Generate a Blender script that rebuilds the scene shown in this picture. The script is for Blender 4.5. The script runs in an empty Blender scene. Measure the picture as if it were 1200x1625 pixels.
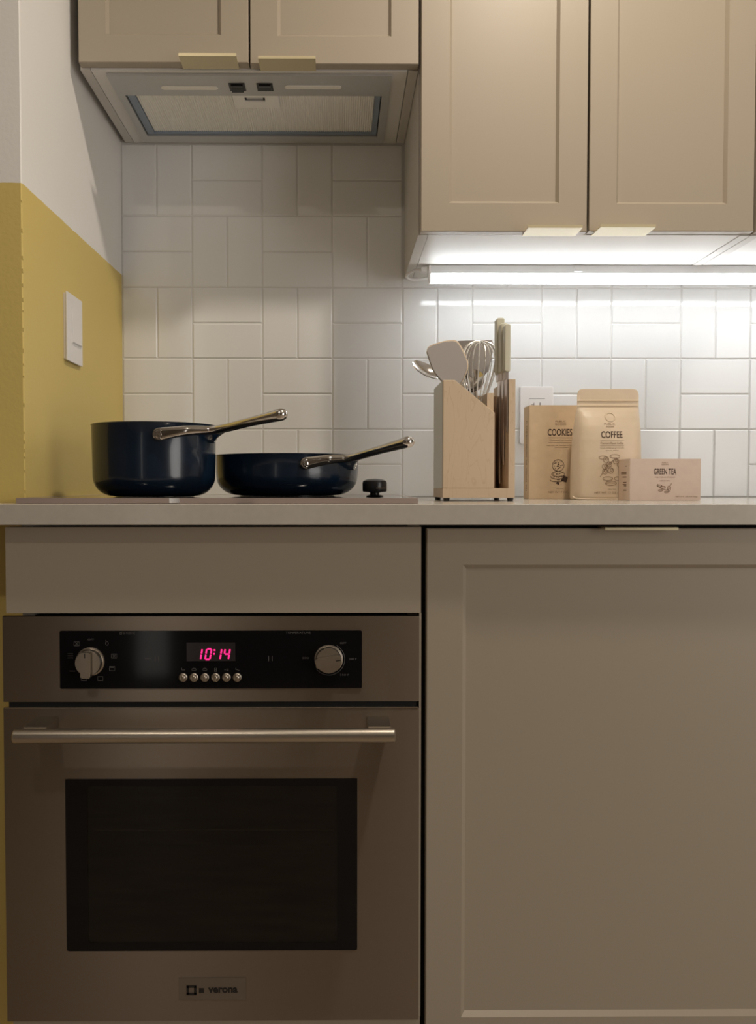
import bpy, bmesh, math, random
from mathutils import Vector, Matrix, Euler
random.seed(7)
SC = bpy.context.scene
COL = SC.collection
PI = math.pi

# ------------------------------------------------------------------ camera, world, lights, exposure
cam = bpy.data.cameras.new('camera')
cam.sensor_fit = 'AUTO'
cam.sensor_width = 36.0
cam.lens = 1345.0 / 1625.0 * 36.0
cam.shift_x = 0.0324
cam.clip_start = 0.02
camo = bpy.data.objects.new('camera', cam)
COL.objects.link(camo)
camo.location = (0, -1.858, 0.9406)
camo.rotation_euler = (math.radians(90 - 1.8), 0, math.radians(-0.4))
SC.camera = camo

w = bpy.data.worlds.new('world')
SC.world = w
w.use_nodes = True
w.node_tree.nodes['Background'].inputs[0].default_value = (1.0, 0.9, 0.78, 1)
w.node_tree.nodes['Background'].inputs[1].default_value = 0.05

def lamp(name, loc, power, color, size, rot=(0, 0, 0), spread=PI):
    l = bpy.data.lights.new(name, 'AREA')
    l.shape = 'DISK'; l.size = size; l.energy = power; l.color = color; l.spread = spread
    o = bpy.data.objects.new(name, l); COL.objects.link(o)
    o.location = loc; o.rotation_euler = rot
    return o
lamp('ceiling_downlight', (0.45, -0.95, 2.31), 12.5, (1.0, 0.88, 0.73), 0.10)
lamp('ceiling_downlight', (-0.56, -1.88, 2.31), 5, (1.0, 0.88, 0.73), 0.10)
# broad soft fill light added off to the right, with no known window behind it
# tall strip light added at the rear to draw a streak on the oven steel
streak_lamp = lamp('added_streak_light', (-0.87, -3.38, 1.0), 1.0, (1.0, 0.93, 0.84), 0.12, rot=(PI / 2, 0, 0))
streak_lamp.data.shape = 'RECTANGLE'; streak_lamp.data.size = 0.14; streak_lamp.data.size_y = 1.9
fill_lamp = lamp('added_fill_light', (2.50, -2.30, 1.05), 37, (1.0, 0.95, 0.89), 2.0)
fill_lamp.rotation_euler = (Vector((0.0, -0.3, 1.05)) - fill_lamp.location).to_track_quat('-Z', 'Y').to_euler()

SC.view_settings.view_transform = 'Standard'
SC.view_settings.look = 'None'
SC.view_settings.gamma = 1.0
SC.view_settings.use_curve_mapping = False
SC.view_settings.exposure = 0.0
LED_STRENGTH = 16.0

# ------------------------------------------------------------------ materials
def nodes_of(name):
    m = bpy.data.materials.new(name); m.use_nodes = True
    nt = m.node_tree
    return m, nt, nt.nodes['Principled BSDF']

def mat(name, color, rough=0.5, metal=0.0, spec=0.5, bump=0.0, bscale=200.0, stretch=(1, 1, 1),
        vary=0.0, vscale=8.0, emit=None, estr=0.0, coat=0.0, aniso=0.0):
    m, nt, b = nodes_of(name)
    N, L = nt.nodes, nt.links
    b.inputs['Base Color'].default_value = (*color, 1)
    b.inputs['Roughness'].default_value = rough
    b.inputs['Metallic'].default_value = metal
    b.inputs['Specular IOR Level'].default_value = spec
    b.inputs['Coat Weight'].default_value = coat
    if aniso:
        b.inputs['Anisotropic'].default_value = aniso
        cx = N.new('ShaderNodeCombineXYZ'); cx.inputs[0].default_value = 0.0; cx.inputs[2].default_value = 1.0
        L.new(cx.outputs[0], b.inputs['Tangent'])
    if emit:
        b.inputs['Emission Color'].default_value = (*emit, 1)
        b.inputs['Emission Strength'].default_value = estr
    geo = None
    if bump or vary:
        geo = N.new('ShaderNodeNewGeometry')
        mp = N.new('ShaderNodeMapping'); mp.inputs['Scale'].default_value = stretch
        L.new(geo.outputs['Position'], mp.inputs['Vector'])
    if vary:
        n = N.new('ShaderNodeTexNoise'); n.inputs['Scale'].default_value = vscale; n.inputs['Detail'].default_value = 4
        L.new(mp.outputs[0], n.inputs['Vector'])
        r = N.new('ShaderNodeValToRGB')
        r.color_ramp.elements[0].position = 0.3; r.color_ramp.elements[1].position = 0.7
        r.color_ramp.elements[0].color = (*[c * (1 - vary) for c in color], 1)
        r.color_ramp.elements[1].color = (*[min(1, c * (1 + vary)) for c in color], 1)
        L.new(n.outputs['Fac'], r.inputs[0]); L.new(r.outputs[0], b.inputs['Base Color'])
    if bump:
        n = N.new('ShaderNodeTexNoise'); n.inputs['Scale'].default_value = bscale; n.inputs['Detail'].default_value = 3
        L.new(mp.outputs[0], n.inputs['Vector'])
        bp = N.new('ShaderNodeBump'); bp.inputs['Strength'].default_value = bump; bp.inputs['Distance'].default_value = 0.002
        L.new(n.outputs['Fac'], bp.inputs['Height']); L.new(bp.outputs[0], b.inputs['Normal'])
    return m

def two_tone_paint():
    m, nt, b = nodes_of('two_tone_wall_paint')
    N, L = nt.nodes, nt.links
    geo = N.new('ShaderNodeNewGeometry')
    sep = N.new('ShaderNodeSeparateXYZ'); L.new(geo.outputs['Position'], sep.inputs[0])
    n = N.new('ShaderNodeTexNoise'); n.inputs['Scale'].default_value = 30
    L.new(geo.outputs['Position'], n.inputs['Vector'])
    wob = N.new('ShaderNodeMath'); wob.operation = 'MULTIPLY_ADD'
    wob.inputs[1].default_value = 0.003; L.new(n.outputs['Fac'], wob.inputs[0]); L.new(sep.outputs['Z'], wob.inputs[2])
    gt = N.new('ShaderNodeMath'); gt.operation = 'GREATER_THAN'; gt.inputs[1].default_value = 1.3985
    L.new(wob.outputs[0], gt.inputs[0])
    mix = N.new('ShaderNodeMix'); mix.data_type = 'RGBA'
    mix.inputs['A'].default_value = (0.68, 0.525, 0.17, 1); mix.inputs['B'].default_value = (0.84, 0.825, 0.80, 1)
    L.new(gt.outputs[0], mix.inputs['Factor']); L.new(mix.outputs['Result'], b.inputs['Base Color'])
    b.inputs['Roughness'].default_value = 0.55
    n2 = N.new('ShaderNodeTexNoise'); n2.inputs['Scale'].default_value = 160; n2.inputs['Detail'].default_value = 2
    L.new(geo.outputs['Position'], n2.inputs['Vector'])
    bp = N.new('ShaderNodeBump'); bp.inputs['Strength'].default_value = 0.12; bp.inputs['Distance'].default_value = 0.002
    L.new(n2.outputs['Fac'], bp.inputs['Height']); L.new(bp.outputs[0], b.inputs['Normal'])
    return m

def wood(name, c1, c2, scale=9.0):
    m, nt, b = nodes_of(name)
    N, L = nt.nodes, nt.links
    geo = N.new('ShaderNodeNewGeometry')
    mp = N.new('ShaderNodeMapping'); mp.inputs['Scale'].default_value = (1.0, 1.0, 0.16)
    L.new(geo.outputs['Position'], mp.inputs['Vector'])
    n = N.new('ShaderNodeTexNoise'); n.inputs['Scale'].default_value = 38; n.inputs['Detail'].default_value = 3
    n.inputs['Distortion'].default_value = 0.6
    L.new(mp.outputs[0], n.inputs['Vector'])
    mu = N.new('ShaderNodeMath'); mu.operation = 'MULTIPLY'; mu.inputs[1].default_value = scale
    L.new(n.outputs['Fac'], mu.inputs[0])
    fr = N.new('ShaderNodeMath'); fr.operation = 'FRACT'; L.new(mu.outputs[0], fr.inputs[0])
    r = N.new('ShaderNodeValToRGB')
    r.color_ramp.elements[0].position = 0.0; r.color_ramp.elements[0].color = (*c2, 1)
    r.color_ramp.elements[1].position = 0.16; r.color_ramp.elements[1].color = (*c1, 1)
    L.new(fr.outputs[0], r.inputs[0]); L.new(r.outputs[0], b.inputs['Base Color'])
    b.inputs['Roughness'].default_value = 0.5
    return m

def smoked_glass():
    m = bpy.data.materials.new('smoked_oven_glass'); m.use_nodes = True
    nt = m.node_tree; N, L = nt.nodes, nt.links
    for n in list(N): N.remove(n)
    out = N.new('ShaderNodeOutputMaterial'); mix = N.new('ShaderNodeMixShader')
    fr = N.new('ShaderNodeFresnel'); fr.inputs['IOR'].default_value = 1.5
    tr = N.new('ShaderNodeBsdfTransparent'); tr.inputs[0].default_value = (0.45, 0.45, 0.44, 1)
    gl = N.new('ShaderNodeBsdfGlossy'); gl.inputs['Roughness'].default_value = 0.03
    L.new(fr.outputs[0], mix.inputs[0]); L.new(tr.outputs[0], mix.inputs[1]); L.new(gl.outputs[0], mix.inputs[2])
    L.new(mix.outputs[0], out.inputs[0])
    return m

M = {}
M['wall'] = two_tone_paint()
M['room'] = mat('room_paint', (0.16, 0.13, 0.10), 0.7, bump=0.05)
M['ceil'] = mat('ceiling_paint', (0.75, 0.72, 0.67), 0.8, bump=0.05)
M['floor'] = mat('floor_planks', (0.40, 0.32, 0.24), 0.45, vary=0.25, vscale=6, stretch=(1, 6, 1))
M['grout'] = mat('tile_grout', (0.68, 0.67, 0.65), 0.85, bump=0.2, bscale=400)
M['tile'] = mat('white_glazed_tile', (0.80, 0.80, 0.795), 0.09, spec=0.45, bump=0.02, bscale=22)
M['door'] = mat('greige_cabinet_lacquer', (0.385, 0.330, 0.258), 0.42, spec=0.4, bump=0.02, bscale=500)
M['carcass'] = mat('white_cabinet_board', (0.74, 0.72, 0.69), 0.5, bump=0.02, bscale=300)
M['carcass_edge'] = mat('cabinet_side_board', (0.60, 0.57, 0.53), 0.5, bump=0.02, bscale=300)
M['brass'] = mat('brushed_brass', (0.66, 0.58, 0.38), 0.38, metal=0.55, bump=0.03, bscale=300, stretch=(1, 20, 1))
M['quartz'] = mat('pale_quartz', (0.52, 0.485, 0.43), 0.16, spec=0.5, vary=0.03, vscale=90)
M['steel'] = mat('brushed_stainless_front', (0.305, 0.262, 0.222), 0.38, metal=1.0, aniso=0.92)
M['steel2'] = mat('brushed_stainless', (0.50, 0.45, 0.385), 0.33, metal=1.0, bump=0.02, bscale=80, stretch=(1, 8, 8))
M['steelhood'] = mat('hood_stainless', (0.58, 0.58, 0.57), 0.40, metal=0.6, bump=0.02, bscale=80, stretch=(0.5, 10, 1))
M['filter'] = mat('hood_filter_aluminium', (0.90, 0.88, 0.85), 0.5, metal=0.0)
M['bluefilm'] = mat('blue_protective_film', (0.27, 0.33, 0.42), 0.35, metal=0.2)
M['polish'] = mat('polished_stainless', (0.72, 0.69, 0.66), 0.12, metal=1.0)
M['wire'] = mat('whisk_wire', (0.92, 0.91, 0.89), 0.3, metal=0.6)
M['black'] = mat('black_plastic', (0.012, 0.012, 0.013), 0.3)
M['gap'] = mat('recess_shade_black', (0.01, 0.01, 0.01), 0.9)  # near-black colour standing for the shade inside gaps and slots
M['blackglass'] = mat('black_panel_glass', (0.005, 0.005, 0.006), 0.08, spec=0.25)
M['window'] = smoked_glass()
M['cavity'] = mat('oven_enamel', (0.05, 0.05, 0.05), 0.4)
M['navy'] = mat('navy_enamel', (0.006, 0.016, 0.034), 0.22, spec=0.5, coat=0.3)
M['navyin'] = mat('dark_nonstick_coating', (0.012, 0.013, 0.016), 0.35)
M['cooktop'] = mat('black_ceramic_glass', (0.01, 0.01, 0.011), 0.05)
M['cooktrim'] = mat('brushed_cooktop_trim', (0.60, 0.50, 0.47), 0.4, metal=0.8)
M['whitep'] = mat('white_plastic', (0.83, 0.81, 0.80), 0.3)
M['switchside'] = mat('switch_side_plastic', (0.72, 0.67, 0.60), 0.4)
M['ledbody'] = mat('grey_led_housing', (0.62, 0.62, 0.62), 0.5)
M['led'] = mat('led_diffuser', (0.9, 0.9, 0.9), 0.4, emit=(0.93, 0.97, 1.0), estr=LED_STRENGTH)
M['maple'] = wood('maple_wood', (0.63, 0.49, 0.345), (0.57, 0.425, 0.285))
M['greyside'] = mat('pale_grey_board', (0.80, 0.80, 0.77), 0.5)  # flat pale grey for the block's left side
M['mapledark'] = wood('darker_maple_wood', (0.46, 0.31, 0.21), (0.40, 0.26, 0.17))  # darker copy of the maple for the slot divider
M['silicone'] = mat('grey_silicone', (0.31, 0.285, 0.27), 0.6)
M['rimtan'] = mat('tan_silicone_edge', (0.62, 0.50, 0.37), 0.6)
M['cream'] = mat('cream_handle', (0.62, 0.60, 0.48), 0.4)
M['blade'] = mat('knife_blade_steel', (0.80, 0.72, 0.66), 0.28, metal=0.85)
M['kraft'] = mat('kraft_card', (0.62, 0.47, 0.31), 0.65, vary=0.05, vscale=60, bump=0.05, bscale=500)
M['kraftside'] = mat('kraft_card_side', (0.66, 0.48, 0.29), 0.65, vary=0.05, vscale=60)
M['pouch'] = mat('matt_tan_pouch', (0.71, 0.58, 0.43), 0.42, bump=0.8, bscale=20, vary=0.04, vscale=20)
M['pinkcard'] = mat('pink_tan_card', (0.68, 0.54, 0.46), 0.6, vary=0.03, vscale=60)
M['pinkside'] = mat('pale_pink_card_side', (0.80, 0.64, 0.52), 0.6)
M['ink'] = mat('brown_ink', (0.075, 0.042, 0.028), 0.7)
M['inksoft'] = mat('soft_brown_ink', (0.25, 0.155, 0.09), 0.7)
M['icon'] = mat('grey_panel_print', (0.10, 0.10, 0.10), 0.6)
M['digits'] = mat('magenta_display', (0.2, 0.01, 0.05), 0.5, emit=(1.0, 0.02, 0.20), estr=1.6)
M['display'] = mat('display_window', (0.022, 0.018, 0.02), 0.2)
M['plate'] = mat('satin_badge_plate', (0.24, 0.205, 0.175), 0.4, metal=0.7)
M['lens'] = mat('hood_lamp_lens', (0.86, 0.83, 0.76), 0.3)

# ------------------------------------------------------------------ helpers
OFF = {}
def thing(name, label, cat, loc, group=None):
    o = bpy.data.objects.new(name, None); COL.objects.link(o)
    o.empty_display_size = 0.05
    o.location = loc
    o['label'] = label; o['category'] = cat
    if group: o['group'] = group
    OFF[o.name] = Vector(loc)
    return o

def obj(name, bm, m, parent=None, smooth=False, bevel=0.0, seg=2, label=None, struct=False):
    """link a bmesh (world coordinates) as ONE mesh object; its origin goes to the middle of its base"""
    if bevel:
        es = [e for e in bm.edges if len(e.link_faces) == 2 and e.calc_face_angle(0) > 0.6]
        bmesh.ops.bevel(bm, geom=es, offset=bevel, segments=seg, affect='EDGES', profile=0.6, clamp_overlap=True)
    bm.normal_update()
    vs = [v.co for v in bm.verts]
    lo = Vector([min(v[i] for v in vs) for i in range(3)]); hi = Vector([max(v[i] for v in vs) for i in range(3)])
    org = Vector(((lo.x + hi.x) / 2, (lo.y + hi.y) / 2, lo.z))
    bmesh.ops.translate(bm, vec=-org, verts=bm.verts)
    me = bpy.data.meshes.new(name); bm.to_mesh(me); bm.free()
    me.materials.append(m)
    if smooth:
        me.shade_smooth()
        try: me.set_sharp_from_angle(angle=math.radians(38))
        except Exception: pass
    o = bpy.data.objects.new(name, me); COL.objects.link(o)
    base = OFF[parent.name] if parent else Vector((0, 0, 0))
    if parent: o.parent = parent
    o.location = org - base
    OFF[o.name] = org
    if label: o['label'] = label
    if struct: o['kind'] = 'structure'
    return o

def B(): return bmesh.new()

def box(bm, x0, x1, y0, y1, z0, z1):
    v = [bm.verts.new((x, y, z)) for z in (z0, z1) for y in (y0, y1) for x in (x0, x1)]
    for f in ((0, 2, 3, 1), (4, 5, 7, 6), (0, 1, 5, 4), (2, 6, 7, 3), (0, 4, 6, 2), (1, 3, 7, 5)):
        bm.faces.new([v[i] for i in f])
    return bm

def boxes(*bs):
    bm = B()
    for b in bs: box(bm, *b)
    return bm

def prism_xz(bm, pts, y0, y1):
    a = [bm.verts.new((x, y0, z)) for x, z in pts]; c = [bm.verts.new((x, y1, z)) for x, z in pts]
    n = len(pts)
    bm.faces.new(a); bm.faces.new(c[::-1])
    for i in range(n):
        bm.faces.new((a[i], c[i], c[(i + 1) % n], a[(i + 1) % n]))
    bmesh.ops.recalc_face_normals(bm, faces=bm.faces)
    return bm

def prism_xy(bm, pts, z0, z1):
    a = [bm.verts.new((x, y, z0)) for x, y in pts]; c = [bm.verts.new((x, y, z1)) for x, y in pts]
    n = len(pts)
    bm.faces.new(a[::-1]); bm.faces.new(c)
    for i in range(n):
        bm.faces.new((a[i], a[(i + 1) % n], c[(i + 1) % n], c[i]))
    bmesh.ops.recalc_face_normals(bm, faces=bm.faces)
    return bm

def rrect(x0, x1, z0, z1, r, n=6):
    pts = []
    for cx, cz, a0 in ((x1 - r, z1 - r, 0), (x0 + r, z1 - r, 90), (x0 + r, z0 + r, 180), (x1 - r, z0 + r, 270)):
        for i in range(n + 1):
            a = math.radians(a0 + 90 * i / n)
            pts.append((cx + r * math.cos(a), cz + r * math.sin(a)))
    return pts

def lathe(bm, prof, c, axis='z', n=48):
    """prof: (radius, height) along axis"""
    rings = []
    for r, h in prof:
        ring = []
        if r < 1e-6:
            p = [0, 0, h]
            ring = [bm.verts.new(place(p, c, axis))] 
        else:
            for i in range(n):
                a = 2 * PI * i / n
                ring.append(bm.verts.new(place((r * math.cos(a), r * math.sin(a), h), c, axis)))
        rings.append(ring)
    for A, Bn in zip(rings, rings[1:]):
        if len(A) == 1 and len(Bn) == 1: continue
        for i in range(n):
            j = (i + 1) % n
            if len(A) == 1: bm.faces.new((A[0], Bn[i], Bn[j]))
            elif len(Bn) == 1: bm.faces.new((A[i], A[j], Bn[0]))
            else: bm.faces.new((A[i], A[j], Bn[j], Bn[i]))
    bmesh.ops.recalc_face_normals(bm, faces=bm.faces)
    return bm

def place(p, c, axis):
    x, y, z = p
    if axis == 'z': return (c[0] + x, c[1] + y, c[2] + z)
    if axis == '-y': return (c[0] + x, c[1] - z, c[2] + y)
    if axis == 'x': return (c[0] + z, c[1] + x, c[2] + y)

def cyl(bm, c, r, h, axis='z', n=24, ch=0.0):
    if ch: prof = [(0, 0), (r - ch, 0), (r, ch), (r, h - ch), (r - ch, h), (0, h)]
    else: prof = [(0, 0), (r, 0), (r, h), (0, h)]
    return lathe(bm, prof, c, axis, n)

def sweep(bm, pts, radii, n=14, cap=True, up=Vector((0, 0, 1))):
    """tube of elliptical section; radii: (side, up) per point"""
    pts = [Vector(p) for p in pts]
    rings = []
    for i, p in enumerate(pts):
        t = (pts[min(i + 1, len(pts) - 1)] - pts[max(i - 1, 0)]).normalized()
        s = t.cross(up)
        if s.length < 1e-3: s = t.cross(Vector((0, 1, 0)))
        s.normalize(); u = s.cross(t).normalized()
        a, b = radii[i] if isinstance(radii[i], tuple) else (radii[i], radii[i])
        rings.append([bm.verts.new(p + s * (a * math.cos(2 * PI * k / n)) + u * (b * math.sin(2 * PI * k / n))) for k in range(n)])
    for A, Bn in zip(rings, rings[1:]):
        for k in range(n):
            bm.faces.new((A[k], A[(k + 1) % n], Bn[(k + 1) % n], Bn[k]))
    if cap:
        bm.faces.new(rings[0][::-1]); bm.faces.new(rings[-1])
    bmesh.ops.recalc_face_normals(bm, faces=bm.faces)
    return bm

def smooth_path(ctrl, n=24):
    """Catmull-Rom through control tuples of any length"""
    P = [tuple(c) for c in ctrl]; out = []
    m = len(P)
    for s in range(m - 1):
        p0, p1, p2, p3 = P[max(s - 1, 0)], P[s], P[s + 1], P[min(s + 2, m - 1)]
        k = max(2, n // (m - 1))
        for i in range(k + (s == m - 2)):
            t = i / k
            out.append(tuple(0.5 * (2 * b + (c - a) * t + (2 * a - 5 * b + 4 * c - d) * t * t + (3 * b - a - 3 * c + d) * t ** 3)
                             for a, b, c, d in zip(p0, p1, p2, p3)))
    return out

def on_front(yf):            # map flat (x, z) artwork onto a front face
    return (lambda x, z: (x, yf, z)) if not callable(yf) else (lambda x, z: (x, yf(x, z), z))

def ribbons(bm, strokes, wd, f):
    """flat printed strokes: polylines in (x, z), width wd, mapped by f"""
    for st in strokes:
        n = len(st)
        L, R = [], []
        for i, (x, z) in enumerate(st):
            ax, az = st[max(i - 1, 0)]; bx, bz = st[min(i + 1, n - 1)]
            dx, dz = bx - ax, bz - az
            l = math.hypot(dx, dz) or 1
            nx, nz = -dz / l * wd / 2, dx / l * wd / 2
            L.append(bm.verts.new(f(x + nx, z + nz))); R.append(bm.verts.new(f(x - nx, z - nz)))
        for i in range(n - 1):
            bm.faces.new((L[i], R[i], R[i + 1], L[i + 1]))
    return bm

def ell(cx, cz, rx, rz, a0=0, a1=360, n=18):
    return [(cx + rx * math.cos(math.radians(a0 + (a1 - a0) * i / n)), cz + rz * math.sin(math.radians(a0 + (a1 - a0) * i / n))) for i in range(n + 1)]

def text_bm(s, cx, cz, height, width, f, bold=0.0):
    """letters fitted to a width x height box centred at (cx, cz), mapped by f"""
    cu = bpy.data.curves.new('lettering', 'FONT'); cu.body = s
    cu.offset = bold; cu.fill_mode = 'FRONT'; cu.resolution_u = 4
    o = bpy.data.objects.new('lettering', cu); COL.objects.link(o)
    dg = bpy.context.evaluated_depsgraph_get(); dg.update()
    me = bpy.data.meshes.new_from_object(o.evaluated_get(dg))
    bpy.data.objects.remove(o); bpy.data.curves.remove(cu)
    bm = B(); bm.from_mesh(me); bpy.data.meshes.remove(me)
    xs = [v.co.x for v in bm.verts]; ys = [v.co.y for v in bm.verts]
    x0, x1, y0, y1 = min(xs), max(xs), min(ys), max(ys)
    for v in bm.verts:
        x = cx + ((v.co.x - x0) / (x1 - x0) - 0.5) * width
        z = cz + ((v.co.y - y0) / (y1 - y0) - 0.5) * height
        v.co = f(x, z)
    return bm

def join(*bms):
    out = B()
    for b in bms:
        me = bpy.data.meshes.new('t'); b.to_mesh(me); b.free(); out.from_mesh(me); bpy.data.meshes.remove(me)
    return out

# ------------------------------------------------------------------ the room
Z_TOP = 2.32
obj('floor', boxes((-1.9, 2.6, -3.4, 0.1, -0.05, 0)), M['floor'], struct=True)
obj('ceiling', boxes((-1.9, 2.6, -3.4, 0.1, Z_TOP, Z_TOP + 0.05)), M['ceil'], struct=True)
obj('wall_rear', boxes((-1.9, 2.6, -3.45, -3.4, 0, Z_TOP)), M['room'], struct=True)
obj('wall_right', boxes((2.6, 2.65, -3.4, 0.1, 0, Z_TOP)), M['room'], struct=True)
obj('wall_far_left', boxes((-1.95, -1.9, -3.4, 0.1, 0, Z_TOP)), M['room'], struct=True)
wb = obj('wall_back', boxes((-0.55, 2.6, 0.0015, 0.1, 0, Z_TOP)), M['grout'], struct=True)
# side wall that ends in an outside corner facing the room; its plaster edge is a little ragged
bm = B()
prism_xy(bm, [(-0.4715, 0.1), (-0.4717, 0.0), (-0.4790, -0.558), (-0.4805, -0.5605), (-1.9, -0.5605), (-1.9, 0.1)], 0, Z_TOP)
obj('wall_left', bm, M['wall'], struct=True)
# chips of paint along the outside corner
bm = B()
z = 0.93
while z < 1.39:
    h = random.uniform(0.002, 0.007); r = random.uniform(0.0002, 0.0007)
    box(bm, -0.4800, -0.4790 + r, -0.5600 - r, -0.5580, z, z + h)
    z += h + random.uniform(0.006, 0.04)
o = obj('trim_1', bm, M['wall'], struct=True)

# ---- tiles: 3 x 6 inch, laid in pairs that alternate upright and flat
GX, GZ, X0, ZR = 0.1523, 0.1537, -0.3187, 1.5242
G = 0.0011
tile_mesh = {}
def tile_me(wd, ht):
    k = (round(wd, 4), round(ht, 4))
    if k in tile_mesh: return tile_mesh[k]
    bm = B(); e, d = 0.0019, 0.0012
    a, b = wd / 2, ht / 2
    back = [bm.verts.new((x, 0.009, z)) for x, z in ((-a, -b), (a, -b), (a, b), (-a, b))]
    mid = [bm.verts.new((x, d, z)) for x, z in ((-a, -b), (a, -b), (a, b), (-a, b))]
    fr = [bm.verts.new((x, 0, z)) for x, z in ((-a + e, -b + e), (a - e, -b + e), (a - e, b - e), (-a + e, b - e))]
    bm.faces.new(fr)
    for i in range(4):
        j = (i + 1) % 4
        bm.faces.new((mid[i], mid[j], fr[j], fr[i])); bm.faces.new((back[i], back[j], mid[j], mid[i]))
    bmesh.ops.recalc_face_normals(bm, faces=bm.faces)
    me = bpy.data.meshes.new('tile'); bm.to_mesh(me); bm.free(); me.materials.append(M['tile'])
    tile_mesh[k] = me
    return me
def add_tile(x0, x1, z0, z1, zmin, zmax, xmin=-0.4715):
    x0, x1, z0, z1 = max(x0, xmin), x1, max(z0, zmin), min(z1, zmax)
    if x1 - x0 < 0.012 or z1 - z0 < 0.006: return
    o = bpy.data.objects.new('tile', tile_me(x1 - x0 - 2 * G, z1 - z0 - 2 * G)); COL.objects.link(o)
    o.parent = wb
    o.location = Vector(((x0 + x1) / 2, random.uniform(-0.0003, 0.0002), (z0 + z1) / 2)) - OFF[wb.name]
    o.rotation_euler = (random.gauss(0, 0.0022), 0, random.gauss(0, 0.0022))
for col in range(-1, 11):
    for row in range(0, 5):
        x0, x1 = X0 + GX * col, X0 + GX * (col + 1)
        z1, z0 = ZR + GZ * (1 - row), ZR + GZ * (-row)
        zmax = 1.684 if col <= 2 else 1.392
        zmin = 0.9145
        if z0 > zmax: continue
        if (row + col) % 2:
            xm = (x0 + x1) / 2
            add_tile(x0, xm, z0, z1, zmin, zmax); add_tile(xm, x1, z0, z1, zmin, zmax)
        else:
            zm = (z0 + z1) / 2
            add_tile(x0, x1, zm, z1, zmin, zmax); add_tile(x0, x1, z0, zm, zmin, zmax)

# ------------------------------------------------------------------ shaker doors, handles, wall cabinets
def shaker(name, x0, x1, z0, z1, yf, parent, rail=0.050, th=0.020, rec=0.0065, ch=0.005):
    bm = B()
    def ring(a, y): return [bm.verts.new(p) for p in ((x0 + a, y, z0 + a), (x1 - a, y, z0 + a), (x1 - a, y, z1 - a), (x0 + a, y, z1 - a))]
    r0 = ring(0, yf + th); r1 = ring(0, yf + 0.0012); r2 = ring(0.0012, yf)
    r3 = ring(rail, yf); r4 = ring(rail + ch, yf + rec); r5 = ring(rail + ch, yf + th - 0.003); r6 = ring(0.002, yf + th)
    for A, C in ((r0, r1), (r1, r2), (r2, r3), (r3, r4), (r4, r5)):
        for i in range(4):
            j = (i + 1) % 4
            bm.faces.new((A[i], A[j], C[j], C[i]))
    for i in range(4):
        j = (i + 1) % 4
        bm.faces.new((r5[i], r5[j], r0[j], r0[i]))
    bmesh.ops.recalc_face_normals(bm, faces=bm.faces)
    d = obj(name, bm, M['door'], parent)
    p = rail + ch - 0.0008
    obj('panel', boxes((x0 + p, x1 - p, yf + rec, yf + th - 0.002, z0 + p, z1 - p)), M['door'], d)
    return d

def edge_pull(x0, x1, yfront, yback, z, parent):
    """bent brass plate screwed under the door edge, with a small front lip"""
    bm = boxes((x0, x1, yfront, yback, z - 0.0016, z), (x0, x1, yfront - 0.0016, yfront, z - 0.0016, z + 0.0035))
    obj('handle', bm, M['brass'], parent)

YF = -0.342     # front of the wall-cabinet doors
YC = -0.3205    # front of their boxes
def wall_box(t, x0, x1, z0, z1, hole=None):
    s = 0.018
    obj('side_panel', boxes((x0, x0 + s - 0.0006, YC, -0.0015, z0, z1)), M['carcass_edge'], t, bevel=0.0008, seg=1)
    obj('side_panel', boxes((x1 - s + 0.0006, x1, YC, -0.0015, z0, z1)), M['carcass_edge'], t, bevel=0.0008, seg=1)
    a, b = x0 + s + 0.0006, x1 - s - 0.0006
    if hole:
        hx0, hx1, hy0, hy1 = hole
        bm = boxes((a, hx0, YC, -0.0015, z0, z0 + s), (hx1, b, YC, -0.0015, z0, z0 + s), (hx0, hx1, YC, hy0, z0, z0 + s), (hx0, hx1, hy1, -0.0015, z0, z0 + s))
    else:
        bm = boxes((a, b, YC, -0.0015, z0 + 0.0008, z0 + s))
    obj('bottom_panel', bm, M['carcass'], t)
    obj('back_panel', boxes((a, b, -0.0095, -0.0015, z0 + s + 0.001, z1)), M['carcass'], t)
    obj('top_panel', boxes((a, b, YC, -0.0105, z1 - s, z1)), M['carcass'], t)

ZH = 1.6800
t = thing('wall_cabinet', 'short beige wall cabinet with two shaker doors above the range hood', 'cabinet', (-0.159, -0.16, ZH))
wall_box(t, -0.4605, 0.1415, ZH, 2.20, hole=(-0.405, 0.083, -0.262, -0.042))
d = shaker('door', -0.4575, -0.1590, 1.6835, 2.20, YF, t, rail=0.048)
edge_pull(-0.2765, -0.1770, -0.3690, -0.3235, 1.6825, d)
d = shaker('door', -0.1560, 0.1405, 1.6820, 2.20, YF, t, rail=0.048)
edge_pull(-0.1400, -0.0405, -0.3635, -0.3210, 1.6812, d)

ZT = 1.3900
t = thing('wall_cabinet', 'tall beige wall cabinet with two full shaker doors and brass pulls over the lit tiles', 'cabinet', (0.442, -0.16, ZT))
wall_box(t, 0.1425, 0.7405, ZT, 2.20)
d = shaker('door', 0.1453, 0.4402, 1.3905, 2.20, YF, t)
edge_pull(0.3285, 0.4240, -0.3715, -0.3230, 1.3895, d)
d = shaker('door', 0.4440, 0.7372, 1.3915, 2.20, YF, t, rail=0.048)
edge_pull(0.4535, 0.5500, -0.3755, -0.3230, 1.3897, d)

t = thing('wall_cabinet', 'beige wall cabinet cut off by the right edge, only a sliver showing', 'cabinet', (1.045, -0.16, ZT))
wall_box(t, 0.7420, 1.3400, ZT, 2.20)
shaker('door', 0.7418, 1.040, 1.3915, 2.20, YF, t)
shaker('door', 1.0440, 1.338, 1.3915, 2.20, YF, t)

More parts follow.
